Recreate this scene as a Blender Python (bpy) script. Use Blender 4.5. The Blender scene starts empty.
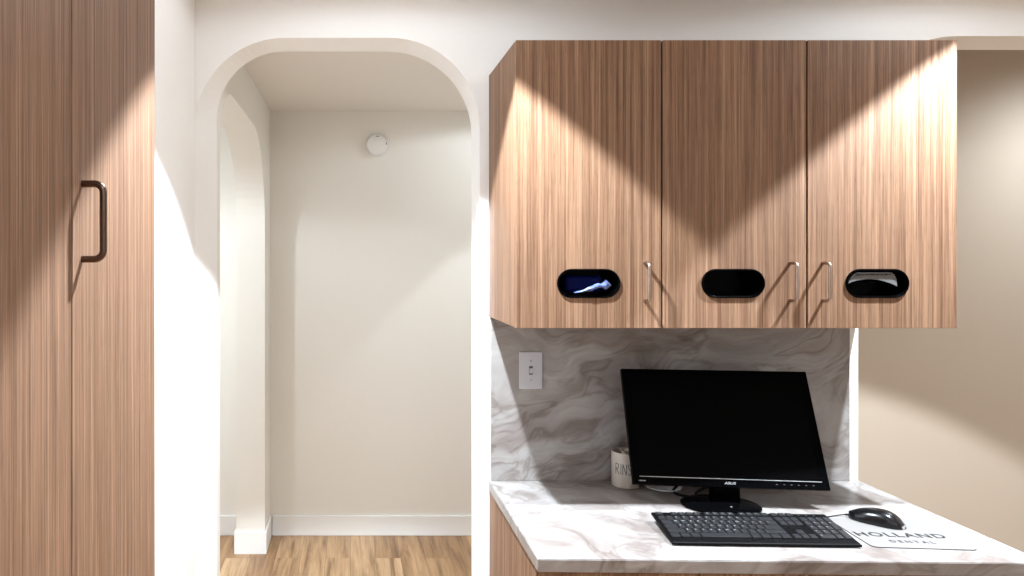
import bpy, bmesh, math, random
from mathutils import Vector, Matrix
random.seed(7)
PI = math.pi
scene = bpy.context.scene
COL = scene.collection

# ------------------------------------------------------------------ materials
def srgb(r, g, b):
    f = lambda c: (c/255/12.92) if c/255 <= 0.04045 else ((c/255+0.055)/1.055)**2.4
    return (f(r), f(g), f(b), 1)

def new_mat(name):
    m = bpy.data.materials.new(name); m.use_nodes = True
    nt = m.node_tree; b = nt.nodes['Principled BSDF']
    return m, nt, b

def plain(name, col, rough=0.5, metal=0.0, coat=0.0, spec=0.5, noise=0.0, nscale=200, bump=0.0):
    m, nt, b = new_mat(name)
    b.inputs['Base Color'].default_value = col
    b.inputs['Roughness'].default_value = rough
    b.inputs['Metallic'].default_value = metal
    b.inputs['Coat Weight'].default_value = coat
    b.inputs['Specular IOR Level'].default_value = spec
    tc = nt.nodes.new('ShaderNodeTexCoord')
    n = nt.nodes.new('ShaderNodeTexNoise'); n.inputs['Scale'].default_value = nscale
    n.inputs['Detail'].default_value = 3
    nt.links.new(tc.outputs['Object'], n.inputs['Vector'])
    if noise:
        mx = nt.nodes.new('ShaderNodeMix'); mx.data_type = 'RGBA'
        mx.inputs[6].default_value = tuple(c*(1-noise) for c in col[:3])+(1,)
        mx.inputs[7].default_value = tuple(min(1, c*(1+noise)) for c in col[:3])+(1,)
        nt.links.new(n.outputs['Fac'], mx.inputs[0]); nt.links.new(mx.outputs[2], b.inputs['Base Color'])
    if bump:
        bp = nt.nodes.new('ShaderNodeBump'); bp.inputs['Strength'].default_value = bump
        bp.inputs['Distance'].default_value = 0.001
        nt.links.new(n.outputs['Fac'], bp.inputs['Height']); nt.links.new(bp.outputs['Normal'], b.inputs['Normal'])
    return m

def ramp(nt, stops):
    r = nt.nodes.new('ShaderNodeValToRGB')
    el = r.color_ramp.elements
    el[0].position, el[0].color = stops[0]; el[1].position, el[1].color = stops[-1]
    for p, c in stops[1:-1]:
        e = el.new(p); e.color = c
    return r

def stretched_noise(nt, src, sc, detail=4, rough=0.55, dist=0.0):
    mp = nt.nodes.new('ShaderNodeMapping'); mp.inputs['Scale'].default_value = sc
    n = nt.nodes.new('ShaderNodeTexNoise'); n.inputs['Scale'].default_value = 1
    n.inputs['Detail'].default_value = detail; n.inputs['Roughness'].default_value = rough
    n.inputs['Distortion'].default_value = dist
    nt.links.new(src, mp.inputs['Vector']); nt.links.new(mp.outputs['Vector'], n.inputs['Vector'])
    return n.outputs['Fac']

def mixf(nt, mode, fac, a, b):
    mx = nt.nodes.new('ShaderNodeMix'); mx.data_type = 'RGBA'; mx.blend_type = mode
    mx.inputs[0].default_value = fac
    for i, v in ((6, a), (7, b)):
        if isinstance(v, tuple): mx.inputs[i].default_value = v
        else: nt.links.new(v, mx.inputs[i])
    return mx.outputs[2]

def wood_mat():
    m, nt, b = new_mat('oak_laminate')
    geo = nt.nodes.new('ShaderNodeNewGeometry'); src = geo.outputs['Position']
    broad = stretched_noise(nt, src, (16, 16, .3), 3)
    mid = stretched_noise(nt, src, (110, 110, .9), 4, .62)
    fine = stretched_noise(nt, src, (420, 420, 4), 3, .7)
    pores = stretched_noise(nt, src, (600, 600, 22), 2, .6)
    base = ramp(nt, [(.3, srgb(*WA)), (.5, srgb(*WB)), (.7, srgb(*WC))])
    nt.links.new(mid, base.inputs['Fac'])
    br = ramp(nt, [(.3, (.88, .86, .84, 1)), (.7, (1.06, 1.06, 1.06, 1))]); nt.links.new(broad, br.inputs['Fac'])
    fr = ramp(nt, [(.34, (.52, .48, .44, 1)), (.58, (1.18, 1.18, 1.18, 1))]); nt.links.new(fine, fr.inputs['Fac'])
    pr = ramp(nt, [(.32, (.6, .55, .5, 1)), (.45, (1, 1, 1, 1))]); nt.links.new(pores, pr.inputs['Fac'])
    c = mixf(nt, 'MULTIPLY', 1, base.outputs['Color'], br.outputs['Color'])
    c = mixf(nt, 'MULTIPLY', .85, c, fr.outputs['Color'])
    c = mixf(nt, 'MULTIPLY', .6, c, pr.outputs['Color'])
    nt.links.new(c, b.inputs['Base Color'])
    b.inputs['Roughness'].default_value = .55
    b.inputs['Specular IOR Level'].default_value = .35
    bp = nt.nodes.new('ShaderNodeBump'); bp.inputs['Strength'].default_value = .12; bp.inputs['Distance'].default_value = .0006
    nt.links.new(fine, bp.inputs['Height']); nt.links.new(bp.outputs['Normal'], b.inputs['Normal'])
    return m
WA, WB, WC = (106, 76, 57), (136, 104, 81), (161, 128, 103)

def marble_mat():
    m, nt, b = new_mat('swirled_solid_surface')
    geo = nt.nodes.new('ShaderNodeNewGeometry')
    # warp the position with a slow noise so the veins swirl
    n0 = nt.nodes.new('ShaderNodeTexNoise'); n0.inputs['Scale'].default_value = 1.9; n0.inputs['Detail'].default_value = 3
    nt.links.new(geo.outputs['Position'], n0.inputs['Vector'])
    s = nt.nodes.new('ShaderNodeVectorMath'); s.operation = 'SUBTRACT'; s.inputs[1].default_value = (.5, .5, .5)
    nt.links.new(n0.outputs['Color'], s.inputs[0])
    s2 = nt.nodes.new('ShaderNodeVectorMath'); s2.operation = 'SCALE'; s2.inputs['Scale'].default_value = .55
    nt.links.new(s.outputs[0], s2.inputs[0])
    a = nt.nodes.new('ShaderNodeVectorMath'); a.operation = 'ADD'
    nt.links.new(geo.outputs['Position'], a.inputs[0]); nt.links.new(s2.outputs[0], a.inputs[1])
    rot = nt.nodes.new('ShaderNodeMapping'); rot.inputs['Rotation'].default_value = (0, .35, .3)
    nt.links.new(a.outputs[0], rot.inputs['Vector'])
    src = rot.outputs['Vector']
    v1 = stretched_noise(nt, src, (1.7, 3.0, 5.2), 5, .5, 1.1)
    v2 = stretched_noise(nt, src, (2.2, 4.0, 6.5), 5, .5, 1.9)
    v3 = stretched_noise(nt, src, (1.1, 1.8, 2.4), 3, .5, .4)
    c1 = ramp(nt, [(.30, srgb(118, 108, 102)), (.43, srgb(146, 139, 136)), (.50, srgb(160, 156, 153)), (.58, srgb(145, 139, 136)), (.70, srgb(164, 161, 158))])
    nt.links.new(v1, c1.inputs['Fac'])
    c2 = ramp(nt, [(.38, (1, 1, 1, 1)), (.44, (.56, .50, .46, 1)), (.48, (.94, .92, .91, 1)), (.54, (1.06, 1.06, 1.06, 1)), (.60, (.9, .89, .89, 1)), (.66, (1.04, 1.04, 1.04, 1))])
    nt.links.new(v2, c2.inputs['Fac'])
    c3 = ramp(nt, [(.38, (.90, .885, .875, 1)), (.6, (1.03, 1.03, 1.03, 1))]); nt.links.new(v3, c3.inputs['Fac'])
    c = mixf(nt, 'MULTIPLY', .75, c1.outputs['Color'], c2.outputs['Color'])
    c = mixf(nt, 'MULTIPLY', 1, c, c3.outputs['Color'])
    nt.links.new(c, b.inputs['Base Color'])
    b.inputs['Roughness'].default_value = .32
    return m

def floor_mat():
    m, nt, b = new_mat('vinyl_plank')
    geo = nt.nodes.new('ShaderNodeNewGeometry')
    mp = nt.nodes.new('ShaderNodeMapping'); mp.inputs['Rotation'].default_value = (0, 0, PI/2)
    nt.links.new(geo.outputs['Position'], mp.inputs['Vector'])
    br = nt.nodes.new('ShaderNodeTexBrick')
    br.inputs['Scale'].default_value = 1; br.inputs['Brick Width'].default_value = 1.2
    br.inputs['Row Height'].default_value = .125; br.inputs['Mortar Size'].default_value = .0007
    br.inputs['Color1'].default_value = (0, 0, 0, 1); br.inputs['Color2'].default_value = (1, 1, 1, 1)
    br.inputs['Mortar'].default_value = (.4, .4, .4, 1); br.offset = .37
    nt.links.new(mp.outputs['Vector'], br.inputs['Vector'])
    # shift the grain on every plank
    sc = nt.nodes.new('ShaderNodeVectorMath'); sc.operation = 'SCALE'; sc.inputs['Scale'].default_value = 7
    nt.links.new(br.outputs['Color'], sc.inputs[0])
    ad = nt.nodes.new('ShaderNodeVectorMath'); ad.operation = 'ADD'
    nt.links.new(geo.outputs['Position'], ad.inputs[0]); nt.links.new(sc.outputs[0], ad.inputs[1])
    g1 = stretched_noise(nt, ad.outputs[0], (22, 1.6, 1), 5, .6, .6)
    g2 = stretched_noise(nt, ad.outputs[0], (120, 5, 1), 4, .6)
    tone = ramp(nt, [(0, srgb(150, 116, 82)), (.5, srgb(176, 141, 104)), (1, srgb(196, 163, 126))])
    nt.links.new(br.outputs['Color'], tone.inputs['Fac'])
    r1 = ramp(nt, [(.34, (.42, .35, .29, 1)), (.47, (.82, .78, .74, 1)), (.65, (1.08, 1.08, 1.08, 1))]); nt.links.new(g1, r1.inputs['Fac'])
    r2 = ramp(nt, [(.3, (.8, .77, .74, 1)), (.6, (1.05, 1.05, 1.05, 1))]); nt.links.new(g2, r2.inputs['Fac'])
    c = mixf(nt, 'MULTIPLY', 1, tone.outputs['Color'], r1.outputs['Color'])
    c = mixf(nt, 'MULTIPLY', 1, c, r2.outputs['Color'])
    mr = ramp(nt, [(.0, (1, 1, 1, 1)), (1, (.5, .45, .4, 1))]); nt.links.new(br.outputs['Fac'], mr.inputs['Fac'])
    c = mixf(nt, 'MULTIPLY', 1, c, mr.outputs['Color'])
    nt.links.new(c, b.inputs['Base Color'])
    b.inputs['Roughness'].default_value = .42
    return m

WOOD = wood_mat(); MARBLE = marble_mat(); FLOOR = floor_mat()
WHITE = plain('white_wall_paint', srgb(243, 241, 238), .75, noise=.012, nscale=60, bump=.05)
HALLW = plain('hall_wall_paint', srgb(238, 233, 225), .75, noise=.012, nscale=60, bump=.05)
BEIGE = plain('beige_wall_paint', srgb(186, 171, 154), .75, noise=.012, nscale=60, bump=.05)
CEILM = plain('ceiling_paint', srgb(236, 230, 222), .85, noise=.01, bump=.05)
TRIM = plain('white_trim_paint', srgb(244, 243, 241), .35, noise=.01)
BRONZE = plain('satin_bronze', srgb(104, 86, 76), .3, metal=1, noise=.06, nscale=400)
NICKEL = plain('satin_nickel', srgb(176, 158, 146), .28, metal=1, noise=.05, nscale=400)
BLACKG = plain('gloss_black_plastic', (.0012, .0012, .0015, 1), .14, spec=.025, noise=.05)
BLACKM = plain('matte_black_plastic', (.004, .004, .0045, 1), .5, spec=.2, noise=.05)
CAVITY = plain('black_cavity_plastic', (.003, .003, .004, 1), .6, noise=.05)
SCREEN = plain('dark_screen', (.0012, .0012, .0014, 1), .3, spec=.02, noise=.05)
SILVER = plain('silver_lettering', srgb(205, 207, 210), .35, metal=.6, noise=.03)
DIMSILVER = plain('faint_grey_print', srgb(120, 122, 124), .5, noise=.03)
KEYM = plain('key_black_plastic', (.017, .017, .0185, 1), .36, noise=.08, nscale=500)
LEGEND = plain('key_legend_print', srgb(150, 150, 150), .5, noise=.02)
KBODY = plain('keyboard_black_plastic', (.0015, .0015, .0017, 1), .5, spec=.10, noise=.08, nscale=400)
CERAMIC = plain('cream_ceramic', srgb(186, 177, 167), .3, coat=.3, noise=.02, nscale=40)
INK = plain('black_ink', (.004, .004, .004, 1), .55, noise=.03)
GREYINK = plain('dark_grey_ink', srgb(30, 31, 34), .55, noise=.03)
PAD = plain('mouse_pad_print', srgb(122, 118, 115), .6, noise=.02, nscale=300)
RUBBER = plain('black_rubber', (.005, .005, .005, 1), .8, spec=.2, noise=.05)
SWITCHP = plain('switch_plastic', srgb(190, 190, 195), .35, noise=.01)
DETECT = plain('detector_plastic', srgb(236, 233, 229), .45, noise=.01)
SCREW = plain('screw_metal', srgb(170, 170, 170), .35, metal=.8, noise=.03)
GLOVE = plain('pale_blue_nitrile', srgb(96, 110, 165), .45, noise=.08, nscale=150)
NAVY = plain('navy_card', srgb(6, 14, 66), .5, spec=.05, noise=.05)
GREYC = plain('grey_painted_reflection', srgb(104, 104, 105), .4, noise=.06, nscale=120)  # grey of the painted reflection in the third oval
CHROME = plain('clear_grey_tip', srgb(200, 200, 200), .15, metal=.8, noise=.02)
BTN = plain('faint_button_print', srgb(70, 72, 74), .5, noise=.03)
DISHM = plain('white_dish_plastic', srgb(214, 214, 220), .35, noise=.02)

# ------------------------------------------------------------------ geometry helpers
def bm_box(bm, x0, x1, y0, y1, z0, z1, bev=0, seg=2):
    r = bmesh.ops.create_cube(bm, size=1)
    vs = r['verts']
    bmesh.ops.scale(bm, vec=(x1-x0, y1-y0, z1-z0), verts=vs)
    bmesh.ops.translate(bm, vec=((x0+x1)/2, (y0+y1)/2, (z0+z1)/2), verts=vs)
    if bev:
        es = list({e for v in vs for e in v.link_edges})
        bmesh.ops.bevel(bm, geom=es, offset=bev, segments=seg, affect='EDGES', profile=.5)
    return bm

def box(*a, **k):
    return bm_box(bmesh.new(), *a, **k)

def obj(name, bm, m, parent=None, origin=None, smooth=False, tf=None):
    """bm given in the parent's frame when it has a parent (world otherwise)."""
    me = bpy.data.meshes.new(name)
    if tf is not None: bmesh.ops.transform(bm, matrix=tf, verts=bm.verts)
    bmesh.ops.recalc_face_normals(bm, faces=bm.faces)
    if origin is not None:
        bmesh.ops.translate(bm, vec=-Vector(origin), verts=bm.verts)
    if smooth:
        for f in bm.faces: f.smooth = True
        for e in bm.edges:
            if len(e.link_faces) == 2 and e.calc_face_angle(0) > math.radians(38): e.smooth = False
    bm.to_mesh(me); bm.free()
    for mm in (m if isinstance(m, (list, tuple)) else [m]): me.materials.append(mm)
    o = bpy.data.objects.new(name, me); COL.objects.link(o)
    if origin is not None: o.location = origin
    if parent is not None: o.parent = parent
    return o

def empty(name, loc, rotz=0, label=None, cat=None, group=None):
    o = bpy.data.objects.new(name, None); COL.objects.link(o)
    o.empty_display_size = .05
    o.location = loc; o.rotation_euler = (0, 0, rotz)
    if label: o['label'] = label; o['category'] = cat
    if group: o['group'] = group
    return o

def tag(o, label, cat, group=None, kind=None):
    o['label'] = label; o['category'] = cat
    if group: o['group'] = group
    if kind: o['kind'] = kind
    return o

def struct(name, bm, m, label=None, **k):
    o = obj(name, bm, m, **k); o['kind'] = 'structure'
    if label: o['label'] = label; o['category'] = name.split('_')[0]
    return o

def loft(bm, loops, close=True, caps=True):
    """loops: lists of points with the same count"""
    L = [[bm.verts.new(p) for p in l] for l in loops]
    n = len(L[0])
    for a, b in zip(L, L[1:]):
        for i in range(n if close else n-1):
            j = (i+1) % n
            bm.faces.new((a[i], a[j], b[j], b[i]))
    if caps:
        bm.faces.new(list(reversed(L[0]))); bm.faces.new(L[-1])
    return L

def tube(bm, pts, r, n=10):
    pts = [Vector(p) for p in pts]
    loops = []
    up = None
    for i, p in enumerate(pts):
        t = (pts[min(i+1, len(pts)-1)] - pts[max(i-1, 0)]).normalized()
        if up is None:
            up = t.orthogonal().normalized()
        up = (up - t*up.dot(t)).normalized()
        s = t.cross(up)
        loops.append([p + (up*math.cos(a)+s*math.sin(a))*r for a in [2*PI*k/n for k in range(n)]])
    loft(bm, loops)
    return bm

def smooth_path(pts, sub=6):
    pts = [Vector(p) for p in pts]; out = []
    for i in range(len(pts)-1):
        p0 = pts[max(i-1, 0)]; p1 = pts[i]; p2 = pts[i+1]; p3 = pts[min(i+2, len(pts)-1)]
        for k in range(sub):
            t = k/sub
            out.append(.5*((2*p1)+(-p0+p2)*t+(2*p0-5*p1+4*p2-p3)*t*t+(-p0+3*p1-3*p2+p3)*t**3))
    out.append(pts[-1]); return out

def lathe(bm, prof, n=48, cx=0, cy=0):
    """prof: (r, z) pairs, open curve"""
    rings = []
    for r, z in prof:
        if r < 1e-6: rings.append([bm.verts.new((cx, cy, z))])
        else: rings.append([bm.verts.new((cx+r*math.cos(2*PI*k/n), cy+r*math.sin(2*PI*k/n), z)) for k in range(n)])
    for a, b in zip(rings, rings[1:]):
        for i in range(n):
            j = (i+1) % n
            if len(a) == 1 and len(b) == 1: continue
            if len(a) == 1: bm.faces.new((a[0], b[j], b[i]))
            elif len(b) == 1: bm.faces.new((a[i], a[j], b[0]))
            else: bm.faces.new((a[i], a[j], b[j], b[i]))
    return bm

def stadium(w, h, n=14):
    """closed outline in (x, z), width w, height h"""
    r = h/2; c = w/2-r; pts = []
    for k in range(n+1):
        a = -PI/2+PI*k/n; pts.append((c+r*math.cos(a), r*math.sin(a)))
    for k in range(n+1):
        a = PI/2+PI*k/n; pts.append((-c+r*math.cos(a), r*math.sin(a)))
    return pts

def text_bm(body, size, depth=.0003, offset=0, spacing=1, shear=0):
    cu = bpy.data.curves.new('lettering', 'FONT'); cu.body = body; cu.size = size; cu.extrude = depth
    cu.offset = offset; cu.space_character = spacing; cu.shear = shear
    cu.align_x = 'CENTER'; cu.resolution_u = 3
    o = bpy.data.objects.new('lettering', cu); COL.objects.link(o)
    dg = bpy.context.evaluated_depsgraph_get()
    me = bpy.data.meshes.new_from_object(o.evaluated_get(dg))
    bm = bmesh.new(); bm.from_mesh(me)
    bpy.data.objects.remove(o); bpy.data.curves.remove(cu); bpy.data.meshes.remove(me)
    return bm            # in XY plane, thickness along Z

def fit(bm, w, h):
    """scale and centre a text mesh to width w, height h"""
    xs = [v.co.x for v in bm.verts]; ys = [v.co.y for v in bm.verts]
    sx = w/(max(xs)-min(xs)); sy = h/(max(ys)-min(ys))
    cx = (max(xs)+min(xs))/2; cy = (max(ys)+min(ys))/2
    for v in bm.verts: v.co.x = (v.co.x-cx)*sx; v.co.y = (v.co.y-cy)*sy
    return bm

# ------------------------------------------------------------------ layout constants (metres; camera stands at x=0, y=0)
YW, YB, YH = 2.2, 2.346, 3.9            # arch wall front, arch wall back, hall end wall
XL = -.4755                             # white side wall beside the arch
XHL = -.4355                            # hall left wall
ZC, ZHC = 2.371, 2.296                  # ceilings
XCAB0, XCAB1 = .4227, 1.5497
ZCT = .822                              # countertop

# ------------------------------------------------------------------ room shell
def arch_outline(x0, x1, top, rad, n=18, lrad=None):
    pts = [(x0, 0)]
    for k in range(n+1):
        r = lrad or rad
        a = PI-PI/2*k/n; pts.append((x0+r+r*math.cos(a), top-r+r*math.sin(a)))
    for k in range(n+1):
        a = PI/2-PI/2*k/n; pts.append((x1-rad+rad*math.cos(a), top-rad+rad*math.sin(a)))
    pts.append((x1, 0))
    return pts

def wall_profile(xl, lrad):
    p = [(-3.0, 0)] + arch_outline(xl, .394, 2.173, .275, lrad=lrad) + arch_outline(1.5505, 3.3, 2.178, .30) + [(3.6, 0)]
    return p
def notched_wall(A, B, ztop):
    """A, B: matching lower outlines (3D points, left to right, floor level and up over each opening)"""
    bm = bmesh.new()
    va = [bm.verts.new(p) for p in A]; vb = [bm.verts.new(p) for p in B]
    ta = [bm.verts.new((p[0], p[1], ztop)) for p in A]; tb = [bm.verts.new((p[0], p[1], ztop)) for p in B]
    n = len(A)
    for i in range(n-1):
        bm.faces.new((va[i], va[i+1], vb[i+1], vb[i]))
        if (Vector(A[i]).xy-Vector(A[i+1]).xy).length > 1e-6:
            bm.faces.new((va[i], va[i+1], ta[i+1], ta[i])); bm.faces.new((vb[i], vb[i+1], tb[i+1], tb[i]))
            bm.faces.new((ta[i], ta[i+1], tb[i+1], tb[i]))
    bm.faces.new((va[0], vb[0], tb[0], ta[0])); bm.faces.new((va[-1], vb[-1], tb[-1], ta[-1]))
    bmesh.ops.remove_doubles(bm, verts=bm.verts, dist=1e-6)
    return bm
fr, bk = wall_profile(XL, .275), wall_profile(XHL, .22)
bm = notched_wall([(x, YW, z) for x, z in fr], [(x, YB, z) for x, z in bk], 2.45)
struct('wall_back', bm, WHITE, 'white wall with a rounded archway and cased opening behind the cabinets')
# white side wall between tall cabinet and arch
struct('wall_left', box(-1.2, XL, 1.275, YW-.001, 0, ZC), WHITE)
struct('wall_side', box(-1.3, -1.2, -2.6, YW-.001, 0, ZC), WHITE)
struct('wall_right', box(3.6, 3.7, -2.6, 3.5, 0, ZC), WHITE)
struct('wall_front', box(-1.3, 3.7, -2.7, -2.6, 0, ZC), HALLW)
struct('ceiling', box(-1.3, 3.7, -2.7, YW-.001, ZC, ZC+.08), CEILM)
struct('floor', box(-3.1, 3.7, -2.7, YH+.1, -.05, 0), FLOOR)
# hall beyond the arch
struct('ceiling_hall', box(-3.1, 1.35, YB+.001, YH+.1, ZHC, ZHC+.08), CEILM)
struct('wall_hall_back', box(-3.1, 1.35, YH, YH+.1, 0, ZHC), HALLW)
struct('wall_hall_right', box(1.28, 1.35, YB+.001, YH, 0, ZHC), HALLW)
struct('wall_far_left', box(-3.1, -3.0, YB+.001, YH, 0, ZHC), HALLW)
# hall left wall with its own rounded opening
YJ = 3.656
prof = [(YB+.001, 0), (2.40, 0)]
for k in range(17):
    a = PI-PI/2*k/16; prof.append((2.40+.26+.26*math.cos(a), 2.098-.26+.26*math.sin(a)))
for k in range(17):
    a = PI/2-PI/2*k/16; prof.append((YJ-.42+.42*math.cos(a), 2.098-.42+.42*math.sin(a)))
prof += [(YJ, 0), (YH-.001, 0)]
bm = notched_wall([(XHL, y, z) for y, z in prof], [(XHL-.145, y, z) for y, z in prof], ZHC-.001)
struct('wall_hall_left', bm, HALLW, 'hall side wall with a rounded doorway through to the next room')
# beige wall seen past the right opening
struct('wall_beige', box(1.351, 3.6, 2.95, 3.05, 0, 2.42), BEIGE)
struct('ceiling_side', box(1.351, 3.6, YB+.001, 3.05, 2.42, 2.5), CEILM)

def baseboard(name, x0, x1, y0, y1, h=.108):
    bm = bmesh.new()
    bm_box(bm, x0, x1, y0, y1, 0, h, bev=.003, seg=2)
    struct(name, bm, TRIM)
baseboard('baseboard_hall_back', XHL+.013, 1.28, YH-.013, YH)
baseboard('baseboard_next_room', -3.0, XHL-.158, YH-.013, YH)
# baseboard that wraps the pier beside the hall opening
bm = bmesh.new()
t = .009
pl = [(XHL-.145-t, YH-.001), (XHL-.145-t, YJ-t), (XHL+t, YJ-t), (XHL+t, YH-.001), (XHL+.0002, YH-.001), (XHL+.0002, YJ-.0002), (XHL-.1452, YJ-.0002), (XHL-.1452, YH-.001)]
loft(bm, [[(x, y, 0) for x, y in pl], [(x, y, .110) for x, y in pl]])
bmesh.ops.triangulate(bm, faces=[f for f in bm.faces if len(f.verts) > 4], ngon_method='EAR_CLIP')
struct('baseboard_pier', bm, TRIM)
baseboard('baseboard_beige', 1.351, 3.6, 2.937, 2.95)

# ------------------------------------------------------------------ handles
def handle_bm(h=.104, p=.034, r=.0043, cr=.012):
    """D handle: fixed to plane y=0, sticking out to -y, centred on z=0"""
    H = h/2-r; pts = [(0, .0, H)]
    for k in range(7):
        a = PI/2*k/6
        pts.append((0, -(p-r-cr)-cr*math.sin(a), H-cr+cr*math.cos(a)))
    for k in range(7):
        a = PI/2*k/6
        pts.append((0, -(p-r-cr)-cr*math.cos(a), -H+cr-cr*math.sin(a)))
    pts.append((0, 0, -H))
    return tube(bmesh.new(), pts, r, 12)

# ------------------------------------------------------------------ tall cabinet on the left (faces +x)
XF = -.345
tall = empty('tall_cabinet', (-.62, .70, 0), 0, 'tall oak laminate cabinet with a single bronze handle, beside the white wall', 'cabinet')
o = Vector((-.62, .70, 0))
def T(v): return Matrix.Translation(-Vector(v))
bm = box(-.80, XF-.022, .13, 1.27, .1, 2.33)
obj('carcass', bm, WOOD, tall, tf=T(o))
obj('plinth', box(-.80, XF-.08, .13, 1.27, 0, .1), BLACKM, tall, tf=T(o))
for i, (y0, y1) in enumerate(((.133, .5095), (.5125, .8895), (.8925, 1.269))):
    d = obj('door', box(XF-.02, XF, y0, y1, .105, 2.325, bev=.0008, seg=1), WOOD, tall, tf=T(o))
    if i == 2:
        hb = handle_bm(.106, .032, .0047, .011)
        M = Matrix.Translation(Vector((XF, .925, 1.5+.047)) - o) @ Matrix.Rotation(PI/2, 4, 'Z')
        hd = obj('handle', hb, BRONZE, d, tf=M, smooth=True)
        hd['label'] = 'satin bronze D shaped handle'

# ------------------------------------------------------------------ upper cabinet
ZU0, ZU1, YF = 1.3215, 2.057, 1.84
o = Vector((XCAB0, YW, ZU0))
upper = empty('upper_cabinet', o, 0, 'oak laminate wall cabinet with three doors and black oval openings above the desk', 'cabinet')
bm = bmesh.new(); t = .018; yb = YF+.023
bm_box(bm, XCAB0, XCAB0+t, yb, YW-.0005, ZU0, ZU1)
bm_box(bm, XCAB1-t, XCAB1, yb, YW-.0005, ZU0, ZU1)
bm_box(bm, XCAB0+t, XCAB1-t, yb, YW-.0005, ZU0, ZU0+t)
bm_box(bm, XCAB0+t, XCAB1-t, yb, YW-.0005, ZU1-t, ZU1)
bm_box(bm, XCAB0+t, XCAB1-t, YW-.008, YW-.0005, ZU0+t, ZU1-t)
for x in (.7958, 1.1664): bm_box(bm, x-.009, x+.009, yb, YW-.008, ZU0+t, ZU1-t)
obj('carcass', bm, WOOD, upper, tf=T(o))

def cut(o_, cutter_bm):
    me = bpy.data.meshes.new('c'); cutter_bm.to_mesh(me); cutter_bm.free()
    c = bpy.data.objects.new('c', me); COL.objects.link(c); c.parent = o_.parent
    md = o_.modifiers.new('b', 'BOOLEAN'); md.operation = 'DIFFERENCE'; md.object = c; md.solver = 'EXACT'
    dg = bpy.context.evaluated_depsgraph_get(); dg.update()
    res = bpy.data.meshes.new_from_object(o_.evaluated_get(dg))
    o_.modifiers.clear(); o_.data = res
    bpy.data.objects.remove(c); bpy.data.meshes.remove(me)

ZO = 1.4350
ovals = (.6080, .977, 1.345)
seams = (XCAB0, .7958, 1.1664, XCAB1)
hx = (.752, 1.1235, 1.2065)
OW, OH = .162, .0745
for i in range(3):
    x0 = seams[i]+(.0 if i == 0 else .0022); x1 = seams[i+1]-(.0 if i == 2 else .0022)
    bm = box(x0, x1, YF, YF+.02, ZU0-.001, ZU1, bev=.0008, seg=1)
    d = obj('door', bm, WOOD, upper, tf=T(o))
    cb = bmesh.new()
    lp = stadium(OW-.004, OH-.004)
    loft(cb, [[(ovals[i]+x, y, ZO+z) for x, z in lp] for y in (YF-.05, YF+.05)])
    bmesh.ops.recalc_face_normals(cb, faces=cb.faces)
    bmesh.ops.translate(cb, vec=-o, verts=cb.verts)
    cut(d, cb)
    # rounded rim and the tub behind it
    cb = bmesh.new(); c = ovals[i]
    secs = [(0, YF-.0002), (0, YF-.0022), (.0006, YF-.0038), (.0016, YF-.0044), (.0036, YF-.0044), (.0046, YF-.0036), (.0050, YF-.001), (.0052, YF+.012), (.0052, YF+.055)]
    L = [[(c+x, y, ZO+z) for x, z in stadium(OW-2*s, OH-2*s)] for s, y in secs]
    LL = loft(cb, L, caps=False); cb.faces.new(LL[-1])
    rim = obj('oval_opening', cb, BLACKG, d, tf=T(o), smooth=True)
    hb = handle_bm()
    obj('handle', hb, NICKEL, d, tf=Matrix.Translation(Vector((hx[i], YF, 1.4395))-o), smooth=True)

# things inside the ovals -----------------------------------------------------
def rounded_panel(x0, x1, z0, z1, y0, y1):
    return box(x0, x1, y0, y1, z0, z1, bev=.011, seg=4)
tag(obj('glove_box_or_reflection', rounded_panel(.6085-.055, .6085+.040, ZO-.0235, ZO+.020, YF+.014, YF+.050), NAVY, origin=(.6085, YF+.035, ZO-.022)),
    'dark blue glove box glimpsed inside the oval opening nearest the archway', 'box')
# pale glove pulled part way out of the first oval
bm = bmesh.new()
spine = [(-.0345, -.0235), (-.026, -.0220), (-.014, -.0185), (-.004, -.0135), (.006, -.0115), (.015, -.0085), (.024, -.0055), (.030, -.0048), (.036, -.0040), (.041, -.0045), (.047, -.0045), (.057, -.0048)]
wid = [.0010, .0019, .0026, .0046, .0060, .0058, .0056, .0040, .0070, .0105, .0070, .0010]
dep = [.006, .002, -.003, -.009, -.0085, -.007, -.006, -.005, -.005, -.005, -.003, .002]
loops = []
rr = random.Random(3)
for (x, z), w, dpt in zip(spine, wid, dep):
    lp = []
    for k in range(10):
        a = 2*PI*k/10
        j = 1+rr.uniform(-.45, .45)
        lp.append((.6085+x+rr.uniform(-.0008, .0008), YF+dpt+.0035*math.cos(a)*j, ZO+z+w*math.sin(a)*j))
    loops.append(lp)
loft(bm, loops)
# small hanging tip
tag(obj('disposable_glove', bm, GLOVE, origin=(.6085, YF, ZO), smooth=True), 'pale blue disposable glove pulled out of the oval opening nearest the archway', 'glove')
# reflection in the third oval, painted as a grey panel with arched lower edge
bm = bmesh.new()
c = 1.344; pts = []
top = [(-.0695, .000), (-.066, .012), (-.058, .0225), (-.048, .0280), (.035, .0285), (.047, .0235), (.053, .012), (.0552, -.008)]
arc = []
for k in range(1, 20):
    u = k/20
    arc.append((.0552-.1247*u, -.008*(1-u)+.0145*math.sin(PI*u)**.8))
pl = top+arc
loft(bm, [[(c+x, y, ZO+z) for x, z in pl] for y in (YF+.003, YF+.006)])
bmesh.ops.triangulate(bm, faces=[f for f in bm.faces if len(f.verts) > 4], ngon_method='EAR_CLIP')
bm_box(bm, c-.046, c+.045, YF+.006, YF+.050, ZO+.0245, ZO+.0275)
reflection_panel = tag(obj('glove_box_or_reflection', bm, GREYC, origin=(c, YF+.03, ZO)), 'grey reflection shaped as an arched panel inside the oval opening nearest the beige wall', 'box')
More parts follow.
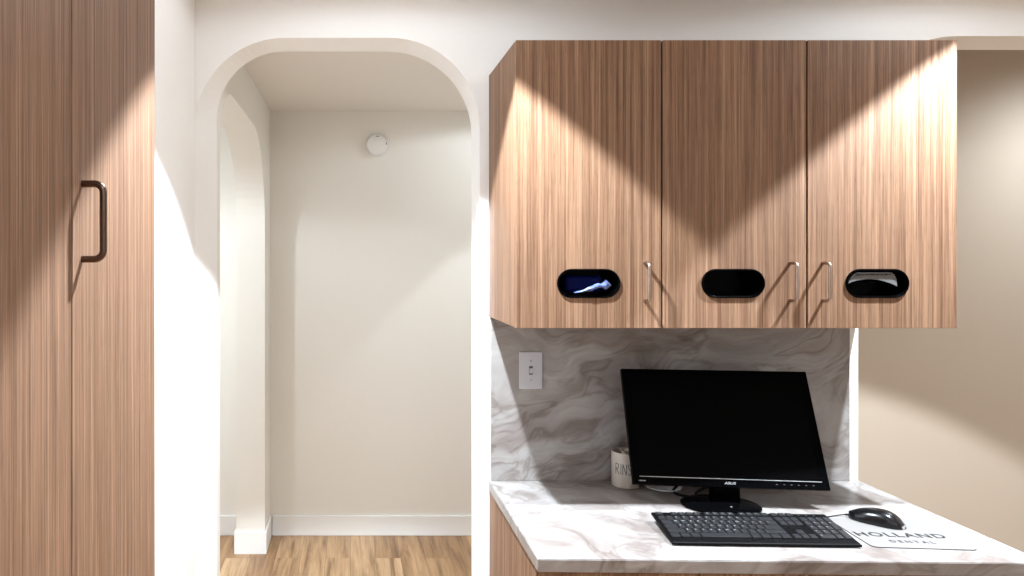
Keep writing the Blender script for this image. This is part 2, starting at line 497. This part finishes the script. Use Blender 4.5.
bm = bmesh.new(); rr = random.Random(5); x = -.050
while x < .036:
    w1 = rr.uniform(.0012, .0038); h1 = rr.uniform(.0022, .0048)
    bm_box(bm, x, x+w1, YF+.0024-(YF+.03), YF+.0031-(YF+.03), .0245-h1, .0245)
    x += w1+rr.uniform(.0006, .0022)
obj('printed_marks', bm, GREYINK, reflection_panel)

# ------------------------------------------------------------------ backsplash, countertop, base cabinet
tag(obj('backsplash', box(.427, 1.5177, YW-.012, YW-.0003, ZCT+.0003, ZU0-.0015, bev=.001, seg=1), MARBLE, origin=(.97, YW-.006, ZCT)),
    'swirled grey marble look backsplash under the wall cabinet', 'backsplash')
bm = bmesh.new()
zt, zb = ZCT, ZCT-.030
cp = [(.4215, YW-.0005), (.4215, 1.621), (1.551, 1.598), (1.5492, YW-.0005)]
loft(bm, [[(x, y, zb) for x, y in cp], [(x, y, zt) for x, y in cp]])
bmesh.ops.bevel(bm, geom=list(bm.edges), offset=.0018, segments=2, affect='EDGES')
tag(obj('countertop', bm, MARBLE, origin=(.98, 1.9, zb), smooth=True), 'white marbled countertop holding the monitor and keyboard', 'countertop')
o = Vector((.98, 1.93, 0))
base = empty('base_cabinet', o, 0, 'oak laminate base cabinet under the marbled countertop', 'cabinet')
bm = bmesh.new()
bm_box(bm, .4245, 1.5465, 1.668, YW-.001, .1, zb-.0005)
obj('carcass', bm, WOOD, base, tf=T(o))
obj('plinth', box(.45, 1.53, 1.72, YW-.02, 0, .0995), BLACKM, base, tf=T(o))
for x0, x1 in ((.4245, .7955), (.7985, 1.168), (1.171, 1.5465)):
    obj('door', box(x0, x1, 1.645, 1.666, .104, zb-.006, bev=.0008, seg=1), WOOD, base, tf=T(o))

# ------------------------------------------------------------------ light switch
o = Vector((.5465, YW-.012, 1.159))
sw = empty('light_switch', o, 0, 'white toggle light switch on the marbled backsplash', 'switch')
bm = box(-.035, .035, -.0055, -.0002, -.0565, .0565, bev=.0022, seg=3)
obj('cover_plate', bm, SWITCHP, sw, smooth=True)
obj('toggle_slot', box(-.0055, .0055, -.0062, -.0050, -.0125, .0125, bev=.0004, seg=1), GREYINK, sw)
tg = bmesh.new()
loft(tg, [[(-.0046, -.0060, -.0095), (.0046, -.0060, -.0095), (.0046, -.0060, .0085), (-.0046, -.0060, .0085)],
          [(-.0040, -.0140, -.005), (.0040, -.0140, -.005), (.0040, -.0140, .007), (-.0040, -.0140, .007)]])
obj('toggle', tg, SWITCHP, sw)
for z in (-.0298, .0298):
    s = lathe(bmesh.new(), [(0, .0010), (.0022, .0008), (.0030, 0), (.0030, -.0008)], 16)
    obj('screw', s, SCREW, sw, tf=Matrix.Translation((0, -.0058, z)) @ Matrix.Rotation(PI/2, 4, 'X'), smooth=True)

# ------------------------------------------------------------------ smoke detector
o = Vector((.142, YH, 2.109))
sd = empty('smoke_detector', o, 0, 'round white smoke detector high on the hall end wall', 'smoke detector')
R = Matrix.Rotation(PI/2, 4, 'X')
s = lathe(bmesh.new(), [(0, .001), (.059, .001), (.062, .003), (.062, .012), (.060, .014), (0, .014)], 56)
obj('mounting_base', s, DETECT, sd, tf=R, smooth=True)
s = lathe(bmesh.new(), [(0, .014), (.056, .014), (.058, .018), (.0575, .028), (.054, .034), (.046, .037), (0, .038)], 56)
obj('cover', s, DETECT, sd, tf=R, smooth=True)
s = box(.047, .052, -.0362, -.033, -.001, .012, bev=.001, seg=1); obj('sensor_slot', s, BLACKM, sd)
s = box(-.004, .010, -.0390, -.036, .042, .0455, bev=.001, seg=1); obj('sensor_slot', s, GREYINK, sd)
s = lathe(bmesh.new(), [(0, .0395), (.010, .0392), (.011, .0375)], 24)
obj('test_button', s, DETECT, sd, tf=Matrix.Translation((-.030, 0, .022)) @ R, smooth=True)

# ------------------------------------------------------------------ monitor
TILT = math.radians(23.5)
mo = empty('computer_monitor', (1.030, 1.955, ZCT), math.radians(-6.4), 'black flat screen computer monitor tilted back on the countertop', 'monitor')
PW, PH = .507, .324
# panel frame: origin at bottom middle of the front face
P = Matrix.Translation((0, -.005, .057)) @ Matrix.Rotation(-TILT, 4, 'X')
bm = bmesh.new()
w = PW/2
bm_box(bm, -w, w, 0, .016, 0, .0215)               # chin
bm_box(bm, -w, w, 0, .016, PH-.015, PH)           # top
bm_box(bm, -w, -w+.020, 0, .016, .0215, PH-.015)
bm_box(bm, w-.020, w, 0, .016, .0215, PH-.015)
obj('bezel', bm, BLACKG, mo, tf=P)
obj('screen', box(-w+.0195, w-.0195, .0022, .010, .0212, PH-.0145), SCREEN, mo, tf=P)
bm = bmesh.new()
def rr_loop(hw, z0, z1, y, c=.02, n=4):
    pts = []
    for cx, cz, a0 in ((hw-c, z1-c, 0), (-hw+c, z1-c, PI/2), (-hw+c, z0+c, PI), (hw-c, z0+c, 1.5*PI)):
        for k in range(n+1):
            a = a0+PI/2*k/n; pts.append((cx+c*math.cos(a), y, cz+c*math.sin(a)))
    return pts
loft(bm, [rr_loop(w-.001, .001, PH-.001, .012, .004), rr_loop(w-.003, .003, PH-.003, .024, .008), rr_loop(w-.06, .05, PH-.05, .044, .03), rr_loop(w-.10, .07, PH-.09, .050, .03)])
obj('back_shell', bm, BLACKM, mo, tf=P, smooth=True)
st = obj('bezel_strip', box(-w+.018, w-.018, -.0008, .003, .0208, .0220), SILVER, mo, tf=P)
st['label'] = 'thin silver line under the screen'
tb = fit(text_bm('ASUS', .02, .0002, shear=.25), .0300, .0064)
obj('logo', tb, SILVER, mo, tf=P @ Matrix.Translation((.0, -.0006, .0106)) @ Matrix.Rotation(PI/2, 4, 'X'))['label'] = 'silver ASUS lettering'
tb = fit(text_bm('HDMI', .02, .0002), .0175, .0030)
obj('port_mark', tb, SILVER, mo, tf=P @ Matrix.Translation((-w+.024, -.0006, .0100)) @ Matrix.Rotation(PI/2, 4, 'X'))['label'] = 'small silver HDMI lettering'
for k in range(6):
    b_ = box(.118+k*.0185, .1225+k*.0185, -.0005, .0005, .0105, .0120)
    obj('button_mark', b_, BTN, mo, tf=P)
# neck and base
bm = bmesh.new()
loft(bm, [[(-.037, .022, .008), (.037, .022, .008), (.037, .052, .008), (-.037, .052, .008)],
          [(-.036, .024, .060), (.036, .024, .060), (.036, .050, .060), (-.036, .050, .060)],
          [(-.034, .050, .140), (.034, .050, .140), (.034, .078, .140), (-.034, .078, .140)]])
bmesh.ops.bevel(bm, geom=list(bm.edges), offset=.003, segments=2, affect='EDGES')
obj('neck', bm, BLACKG, mo, smooth=True)
bm = lathe(bmesh.new(), [(0, .0005), (.096, .0005), (.102, .003), (.102, .006), (.097, .009), (.060, .0115), (0, .0125)], 72)
bmesh.ops.scale(bm, vec=(1, .78, 1), verts=bm.verts)
obj('stand_base', bm, BLACKG, mo, tf=Matrix.Translation((-.022, .006, 0)), smooth=True)
for a in (0,):
    s = lathe(bmesh.new(), [(0, .0135), (.0028, .0133), (.003, .0118)], 12)
    obj('base_emblem', s, DIMSILVER, mo, tf=Matrix.Translation((-.008, -.030, -.0005)), smooth=True)

# cable lying behind the monitor
pts = smooth_path([(1.02, 2.045, .93), (1.0, 2.10, .875), (.955, 2.11, .831), (.93, 2.065, ZCT+.0042), (.965, 2.03, ZCT+.0042), (1.0, 2.075, ZCT+.0042), (1.06, 2.12, ZCT+.0042), (1.2, 2.14, ZCT+.0042), (1.4, 2.15, ZCT+.0042)], 8)
obj('cable', tube(bmesh.new(), pts, .0038, 8), RUBBER, mo, smooth=True, tf=(Matrix.Translation((1.030, 1.955, ZCT)) @ Matrix.Rotation(math.radians(-6.4), 4, 'Z')).inverted())
# small white dish under the monitor's lower corner
bm = lathe(bmesh.new(), [(0, .0005), (.034, .0005), (.050, .006), (.052, .0095), (.050, .010), (.034, .004), (0, .003)], 48)
tag(obj('dish', bm, DISHM, tf=Matrix.Translation((.918, 2.118, ZCT)), origin=(.918, 2.118, ZCT), smooth=True), 'low white dish on the countertop under the monitor, right of the mug', 'dish')

# ------------------------------------------------------------------ mug with RINSE lettering
MX, MY, MR, MH = .818, 2.142, .040, .104
cup = empty('ceramic_cup', (MX, MY, ZCT), 0, 'cream ceramic cup lettered RINSE beside the monitor', 'cup')
bm = lathe(bmesh.new(), [(0, .0006), (.034, .0006), (.0385, .003), (.040, .008), (.040, MH-.002), (.0392, MH), (.0372, MH), (.0362, MH-.003), (.0355, .012), (.030, .008), (0, .007)], 64)
obj('cup_body', bm, CERAMIC, cup, smooth=True)
# tall thin hand-drawn capitals as strokes wrapped round the cup
S = {'R': [[(0, 0), (0, 1)], [(0, 1), (.55, .93), (.6, .72), (.45, .55), (0, .48)], [(.15, .5), (.7, 0)]],
     'I': [[(0, 0), (.03, 1)]],
     'N': [[(0, 0), (.03, 1)], [(.03, 1), (.6, 0)], [(.6, 0), (.62, 1.02)]],
     'S': [[(.58, .86), (.42, 1), (.12, .95), (.04, .74), (.25, .56), (.5, .40), (.52, .14), (.3, 0), (0, .1)]],
     'E': [[(.55, 1), (0, .98), (.02, 0), (.6, .02)], [(0, .52), (.45, .53)]]}
bm = bmesh.new()
xs = 0; LHT = .031
widths = {'R': .7, 'I': .06, 'N': .62, 'S': .58, 'E': .6}
total = sum(widths[ch] for ch in 'RINSE')+.26*4
sc = .0165
cur = -total/2
a_mid = math.radians(-110)
for ch in 'RINSE':
    for stroke in S[ch]:
        pts = []
        for (ux, uz), (vx, vz) in zip(stroke, stroke[1:]):
            for k in range(4): pts.append((ux+(vx-ux)*k/4, uz+(vz-uz)*k/4))
        pts.append(stroke[-1])
        wp = []
        for ux, uz in pts:
            ang = a_mid+(cur+ux)*sc/MR
            wp.append((MR*1.003*math.cos(ang), MR*1.003*math.sin(ang), .043+uz*LHT))
        tube(bm, wp, .00085, 6)
    cur += widths[ch]+.26
obj('lettering', bm, INK, cup)['label'] = 'thin black RINSE lettering'
scoop = lathe(bmesh.new(), [(0, .010), (.0125, .010), (.0125, MH-.001), (.0110, MH-.001), (.0110, .014), (0, .014)], 28)
tag(obj('small_tube', scoop, CERAMIC, tf=Matrix.Translation((MX+.003, MY+.012, ZCT)), origin=(MX+.003, MY+.012, ZCT), smooth=True), 'pale tube standing inside the ceramic cup', 'tube')

# ------------------------------------------------------------------ keyboard
KW, KD = .436, .157
slope = math.atan2(.016, KD)
kb = empty('keyboard', (.978, 1.7655, ZCT), math.radians(-1.9), 'black full size computer keyboard at the front of the countertop', 'keyboard')
K = Matrix.Translation((0, -KD/2, .0015)) @ Matrix.Rotation(slope, 4, 'X')   # origin: bottom front edge; +y runs to the back
HX = -.0115                                     # the body leans a little to the left towards the front
SH = Matrix.Identity(4); SH[0][1] = .06
K = K @ SH
bm = bmesh.new()
hw = KW/2
def kl(z, ins=0):
    return [(-hw+ins, ins, z), (hw-ins, ins, z), (hw-ins, KD-ins, z), (-hw+ins, KD-ins, z)]
loft(bm, [kl(0, .003), kl(.002, 0), kl(.0068, 0), kl(.0085, .0022)])
obj('body', bm, KBODY, kb, tf=K)
for x in (-hw+.03, hw-.05):
    obj('foot', box(x, x+.02, -.008+KD/2-.01, -.003+KD/2-.01, .0004, .0165, bev=.001, seg=1), KBODY, kb)
U = .01885
x0 = -hw+.0062; yF = KD-.003-.017        # left edge; row of function keys
UY = .022
rows = []                               # (row y, [(x units, width units, legend)])
frow = [(0, 1, 'Esc')]+[(2+i+(i//4)*.5, 1, 'F%d' % (i+1)) for i in range(12)]
r1 = [(i, 1, c) for i, c in enumerate('`1234567890-=')]+[(13, 2, '')]
r2 = [(0, 1.5, '')]+[(1.5+i, 1, c) for i, c in enumerate('QWERTYUIOP[]')]+[(13.5, 1.5, '\\')]
r3 = [(0, 1.75, '')]+[(1.75+i, 1, c) for i, c in enumerate('ASDFGHJKL;\'')]+[(12.75, 2.25, '')]
r4 = [(0, 2.25, '')]+[(2.25+i, 1, c) for i, c in enumerate('ZXCVBNM,./')]+[(12.25, 2.75, '')]
r5 = [(0, 1.25, ''), (1.25, 1.25, ''), (2.5, 1.25, ''), (3.75, 6.25, ''), (10, 1.25, ''), (11.25, 1.25, ''), (12.5, 1.25, ''), (13.75, 1.25, '')]
nx = 15.25
frow += [(nx, 1, ''), (nx+1, 1, ''), (nx+2, 1, '')]
r1 += [(nx, 1, ''), (nx+1, 1, ''), (nx+2, 1, '')]
r2 += [(nx, 1, ''), (nx+1, 1, ''), (nx+2, 1, '')]
r4 += [(nx+1, 1, '')]
r5 += [(nx, 1, ''), (nx+1, 1, ''), (nx+2, 1, '')]
px_ = 18.5
r1 += [(px_, 1, ''), (px_+1, 1, '/'), (px_+2, 1, '*'), (px_+3, 1, '-')]
r2 += [(px_, 1, '7'), (px_+1, 1, '8'), (px_+2, 1, '9')]
r3 += [(px_, 1, '4'), (px_+1, 1, '5'), (px_+2, 1, '6')]
r4 += [(px_, 1, '1'), (px_+1, 1, '2'), (px_+2, 1, '3')]
r5 += [(px_, 2, '0'), (px_+2, 1, '.')]
allrows = [(yF, r) for r in [frow]]
for i, r in enumerate((r1, r2, r3, r4, r5)): allrows.append((yF-.006-UY*(1+i), r))
tall_keys = [(px_+3, yF-.006-UY*3, 2, '+'), (px_+3, yF-.006-UY*5, 2, '')]
keys = []
for y, r in reversed(allrows):
    for kx, kw, lg in r: keys.append((kx, y, kw, 1, lg))
for kx, y, kh, lg in tall_keys: keys.insert(0, (kx, y, 1, kh, lg))
def key_bm(kx, y, kw, kh, lg, legend=True):
    bm = bmesh.new()
    g = .0015
    xa, xb = x0+kx*U+g, x0+(kx+kw)*U-g; ya, yb_ = y+g, y+(.017 if y == yF else kh*UY)-g
    def l(i, z): return [(xa+i, ya+i, z), (xb-i, ya+i, z), (xb-i, yb_-i, z), (xa+i, yb_-i, z)]
    loft(bm, [l(0, .0078), l(.0003, .0110), l(.0012, .0122), l(.0022, .0124)])
    nb = len(bm.faces)
    for f in bm.faces: f.material_index = 0
    if lg and legend:
        tb = text_bm(lg, .0075 if len(lg) == 1 else .0045, .00005)
        me = bpy.data.meshes.new('t')
        bmesh.ops.translate(tb, vec=(xa+.0055 if len(lg) == 1 else xa+.007, yb_-.0085, .01252), verts=tb.verts)
        for f in tb.faces: f.material_index = 1
        tb.to_mesh(me); tb.free()
        n = len(bm.faces); bm.from_mesh(me); bpy.data.meshes.remove(me)
        bm.faces.ensure_lookup_table()
        for f in bm.faces[n:]: f.material_index = 1
    return bm
for k in keys[:100]:
    obj('key', key_bm(*k), [KEYM, LEGEND], kb, tf=K)
rest = bmesh.new()
for k in keys[100:]:
    me = bpy.data.meshes.new('t'); b_ = key_bm(*k, legend=False); b_.to_mesh(me); b_.free(); rest.from_mesh(me); bpy.data.meshes.remove(me)
r_ = obj('function_keys', rest, KEYM, kb, tf=K); r_['kind'] = 'stuff'
for i in range(3):
    obj('status_light', box(x0+(19+i)*U, x0+(19+i)*U+.0018, yF+.008, yF+.0098, .0082, .0090), DIMSILVER, kb, tf=K)

# ------------------------------------------------------------------ mouse pad
pc = Vector((1.3475, 1.7715, ZCT)); prot = math.radians(-4.5)
mp_ = empty('mouse_pad', pc, prot, 'pale grey mouse pad printed HOLLAND DENTAL beside the keyboard', 'mouse pad')
pw, pd = .236, .192
def rl(hw, hd, c, z, n=6):
    pts = []
    for cx, cy, a0 in ((hw-c, hd-c, 0), (-hw+c, hd-c, PI/2), (-hw+c, -hd+c, PI), (hw-c, -hd+c, 1.5*PI)):
        cc = c if (cx < 0) else c
        for k in range(n+1):
            a = a0+PI/2*k/n; pts.append((cx+c*math.cos(a), cy+c*math.sin(a), z))
    return pts
bm = bmesh.new(); loft(bm, [rl(pw/2, pd/2, .016, .0003), rl(pw/2, pd/2, .016, .0016)])
obj('rubber_backing', bm, RUBBER, mp_)
bm = bmesh.new(); loft(bm, [rl(pw/2-.0004, pd/2-.0004, .0156, .00165), rl(pw/2-.0006, pd/2-.0006, .0154, .0022)])
obj('printed_top', bm, PAD, mp_)
tb = fit(text_bm('HOLLAND', .03, .00008, offset=.0006, spacing=1.15), .206, .028)
obj('lettering', tb, INK, mp_, tf=Matrix.Translation((-.007, -.016, .0024)))['label'] = 'dark HOLLAND lettering'
tb = fit(text_bm('DENTAL', .03, .00008, offset=.0007, spacing=1.6), .100, .0145)
obj('lettering', tb, GREYINK, mp_, tf=Matrix.Translation((-.006, -.058, .0024)))['label'] = 'small grey DENTAL lettering'

# ------------------------------------------------------------------ mouse
mz = ZCT+.0024
ms = empty('computer_mouse', (1.343, 1.838, mz), math.radians(45), 'black wired computer mouse resting on the mouse pad', 'mouse')
# local +y is the nose of the mouse
def mouse_prof(t):
    """t from -1 (rear) to 1 (nose): half width, height"""
    w_ = .0305*(1-abs(t)**3.2)**.5*(1-.10*t)
    h_ = .0350*(1-((t+.12)/1.13)**2*.62 if t > -.12 else 1-abs((t+.12)/.88)**2.8*1.0)
    return max(w_, .0012), max(h_, .0035)
bm = bmesh.new(); loops = []
NT = 26
for i in range(NT+1):
    t = -math.cos(PI*i/NT)
    w_, h_ = mouse_prof(t)
    if i in (0, NT): w_ = .004; h_ = max(h_*.6, .004)
    lp = []
    for k in range(21):
        a = PI*k/20
        cx = math.copysign(abs(math.cos(a))**.75, math.cos(a))
        lp.append((w_*cx, t*.0600, .001+h_*math.sin(a)**.8))
    lp.append((-w_*.9, t*.0600, .0004)); lp.append((w_*.9, t*.0600, .0004))
    loops.append(lp)
loft(bm, loops)
obj('body', bm, plain('mouse_black_plastic', (.004, .004, .0045, 1), .22, spec=.4, noise=.05), ms, smooth=True)
bm = lathe(bmesh.new(), [(0, -.003), (.008, -.003), (.0095, -.0015), (.0095, .0015), (.008, .003), (0, .003)], 24)
obj('scroll_wheel', bm, RUBBER, ms, tf=Matrix.Translation((0, .034, .0185)) @ Matrix.Rotation(PI/2, 4, 'Y'), smooth=True)
pts = [(0, t*.0600, mouse_prof(t)[1]+.0009) for t in [.12+.08*k for k in range(10)]]
obj('button_seam', tube(bmesh.new(), pts, .0006, 6), RUBBER, ms)
bm = bmesh.new()
loft(bm, [[(x, -.0535-.006*math.sqrt(max(0, 1-(x/.017)**2)), z) for x in [-.016+.004*k for k in range(9)]]+[(x, -.050, z) for x in [.016-.004*k for k in range(9)]] for z in (.001, .0065, .008)])
obj('rear_tip', bm, CHROME, ms, smooth=True)['label'] = 'shiny grey tip at the back of the mouse'
obj('cable_boot', tube(bmesh.new(), [(0, .054, .006), (0, .060, .005), (0, .067, .004)], .0026, 10), RUBBER, ms, smooth=True)
cpts = smooth_path([(0, .066, .004), (.000, .073, .002), (-.006, .080, .0008), (-.020, .090, -.0006), (-.045, .102, -.0006), (-.090, .125, -.0006), (-.130, .150, -.0006)], 8)
obj('cable', tube(bmesh.new(), cpts, .0014, 8), RUBBER, ms, smooth=True)

# ------------------------------------------------------------------ lights
def spot(name, loc, power, ang, blend=.08, rad=.03, col=(.80, .905, 1), target=None):
    l = bpy.data.lights.new(name, 'SPOT'); l.energy = power; l.spot_size = math.radians(ang); l.spot_blend = blend
    l.shadow_soft_size = rad; l.color = col
    o_ = bpy.data.objects.new(name, l); COL.objects.link(o_); o_.location = loc
    return o_
def area(name, loc, power, size, col=(.80, .905, 1), rot=(0, 0, 0)):
    l = bpy.data.lights.new(name, 'AREA'); l.energy = power; l.size = size; l.color = col
    o_ = bpy.data.objects.new(name, l); COL.objects.link(o_); o_.location = loc; o_.rotation_euler = rot
    return o_
ZL = 2.366
spot('downlight_lamp', (.121, 1.553, ZL), 152, 93, .10)
spot('downlight_lamp', (1.729, 1.567, ZL), 152, 93.5, .10)
spot('spill_or_fill_lamp', (.121, 1.553, ZL), 6.3, 174, .2, .04)
spot('spill_or_fill_lamp', (1.729, 1.567, ZL), 6.3, 174, .2, .04)
spot('spill_or_fill_lamp', (.30, .15, ZL), 8, 160, .5, .06)  # added fill lamp that lifts the tall cabinet, not a downlight's own spill
area('fill_panel_lamp', (.5, -1.5, ZC-.01), 9, .6)  # unseen fill panels behind the camera, added for ambient light
area('fill_panel_lamp', (2.4, -1.5, ZC-.01), 9, .6)
spot('hall_lamp', (.9, 3.385, ZHC-.01), 8, 80, .15)
spot('hall_spill', (.9, 3.385, ZHC-.01), 5, 172, .2, .04)
spot('next_room_lamp', (-.975, 2.68, ZHC-.02), 10, 150, .3, .03)
area('next_room_fill_panel', (-1.9, 3.1, ZHC-.02), 9, .5)  # unseen fill panel, added for more ambient light in the hall
spot('side_room_lamp', (2.85, 2.62, 2.40), 42, 150, 1, .28)

w_ = bpy.data.worlds.new('world'); scene.world = w_; w_.use_nodes = True
w_.node_tree.nodes['Background'].inputs['Color'].default_value = (.9, .92, 1, 1)
w_.node_tree.nodes['Background'].inputs['Strength'].default_value = .15

# ------------------------------------------------------------------ camera
cam = bpy.data.cameras.new('camera'); co = bpy.data.objects.new('camera', cam); COL.objects.link(co)
co.location = (0, 0, 1.5); co.rotation_euler = (PI/2, 0, 0)
cam.sensor_fit = 'HORIZONTAL'; cam.sensor_width = 36; cam.lens = 36*720/1024
cam.shift_x = (512-350.6)/1024; cam.shift_y = -(288-258)/1024
cam.clip_start = .02
scene.camera = co
vs = scene.view_settings
vs.view_transform = 'Standard'; vs.look = 'None'; vs.gamma = 1; vs.exposure = 1.55; vs.use_curve_mapping = False
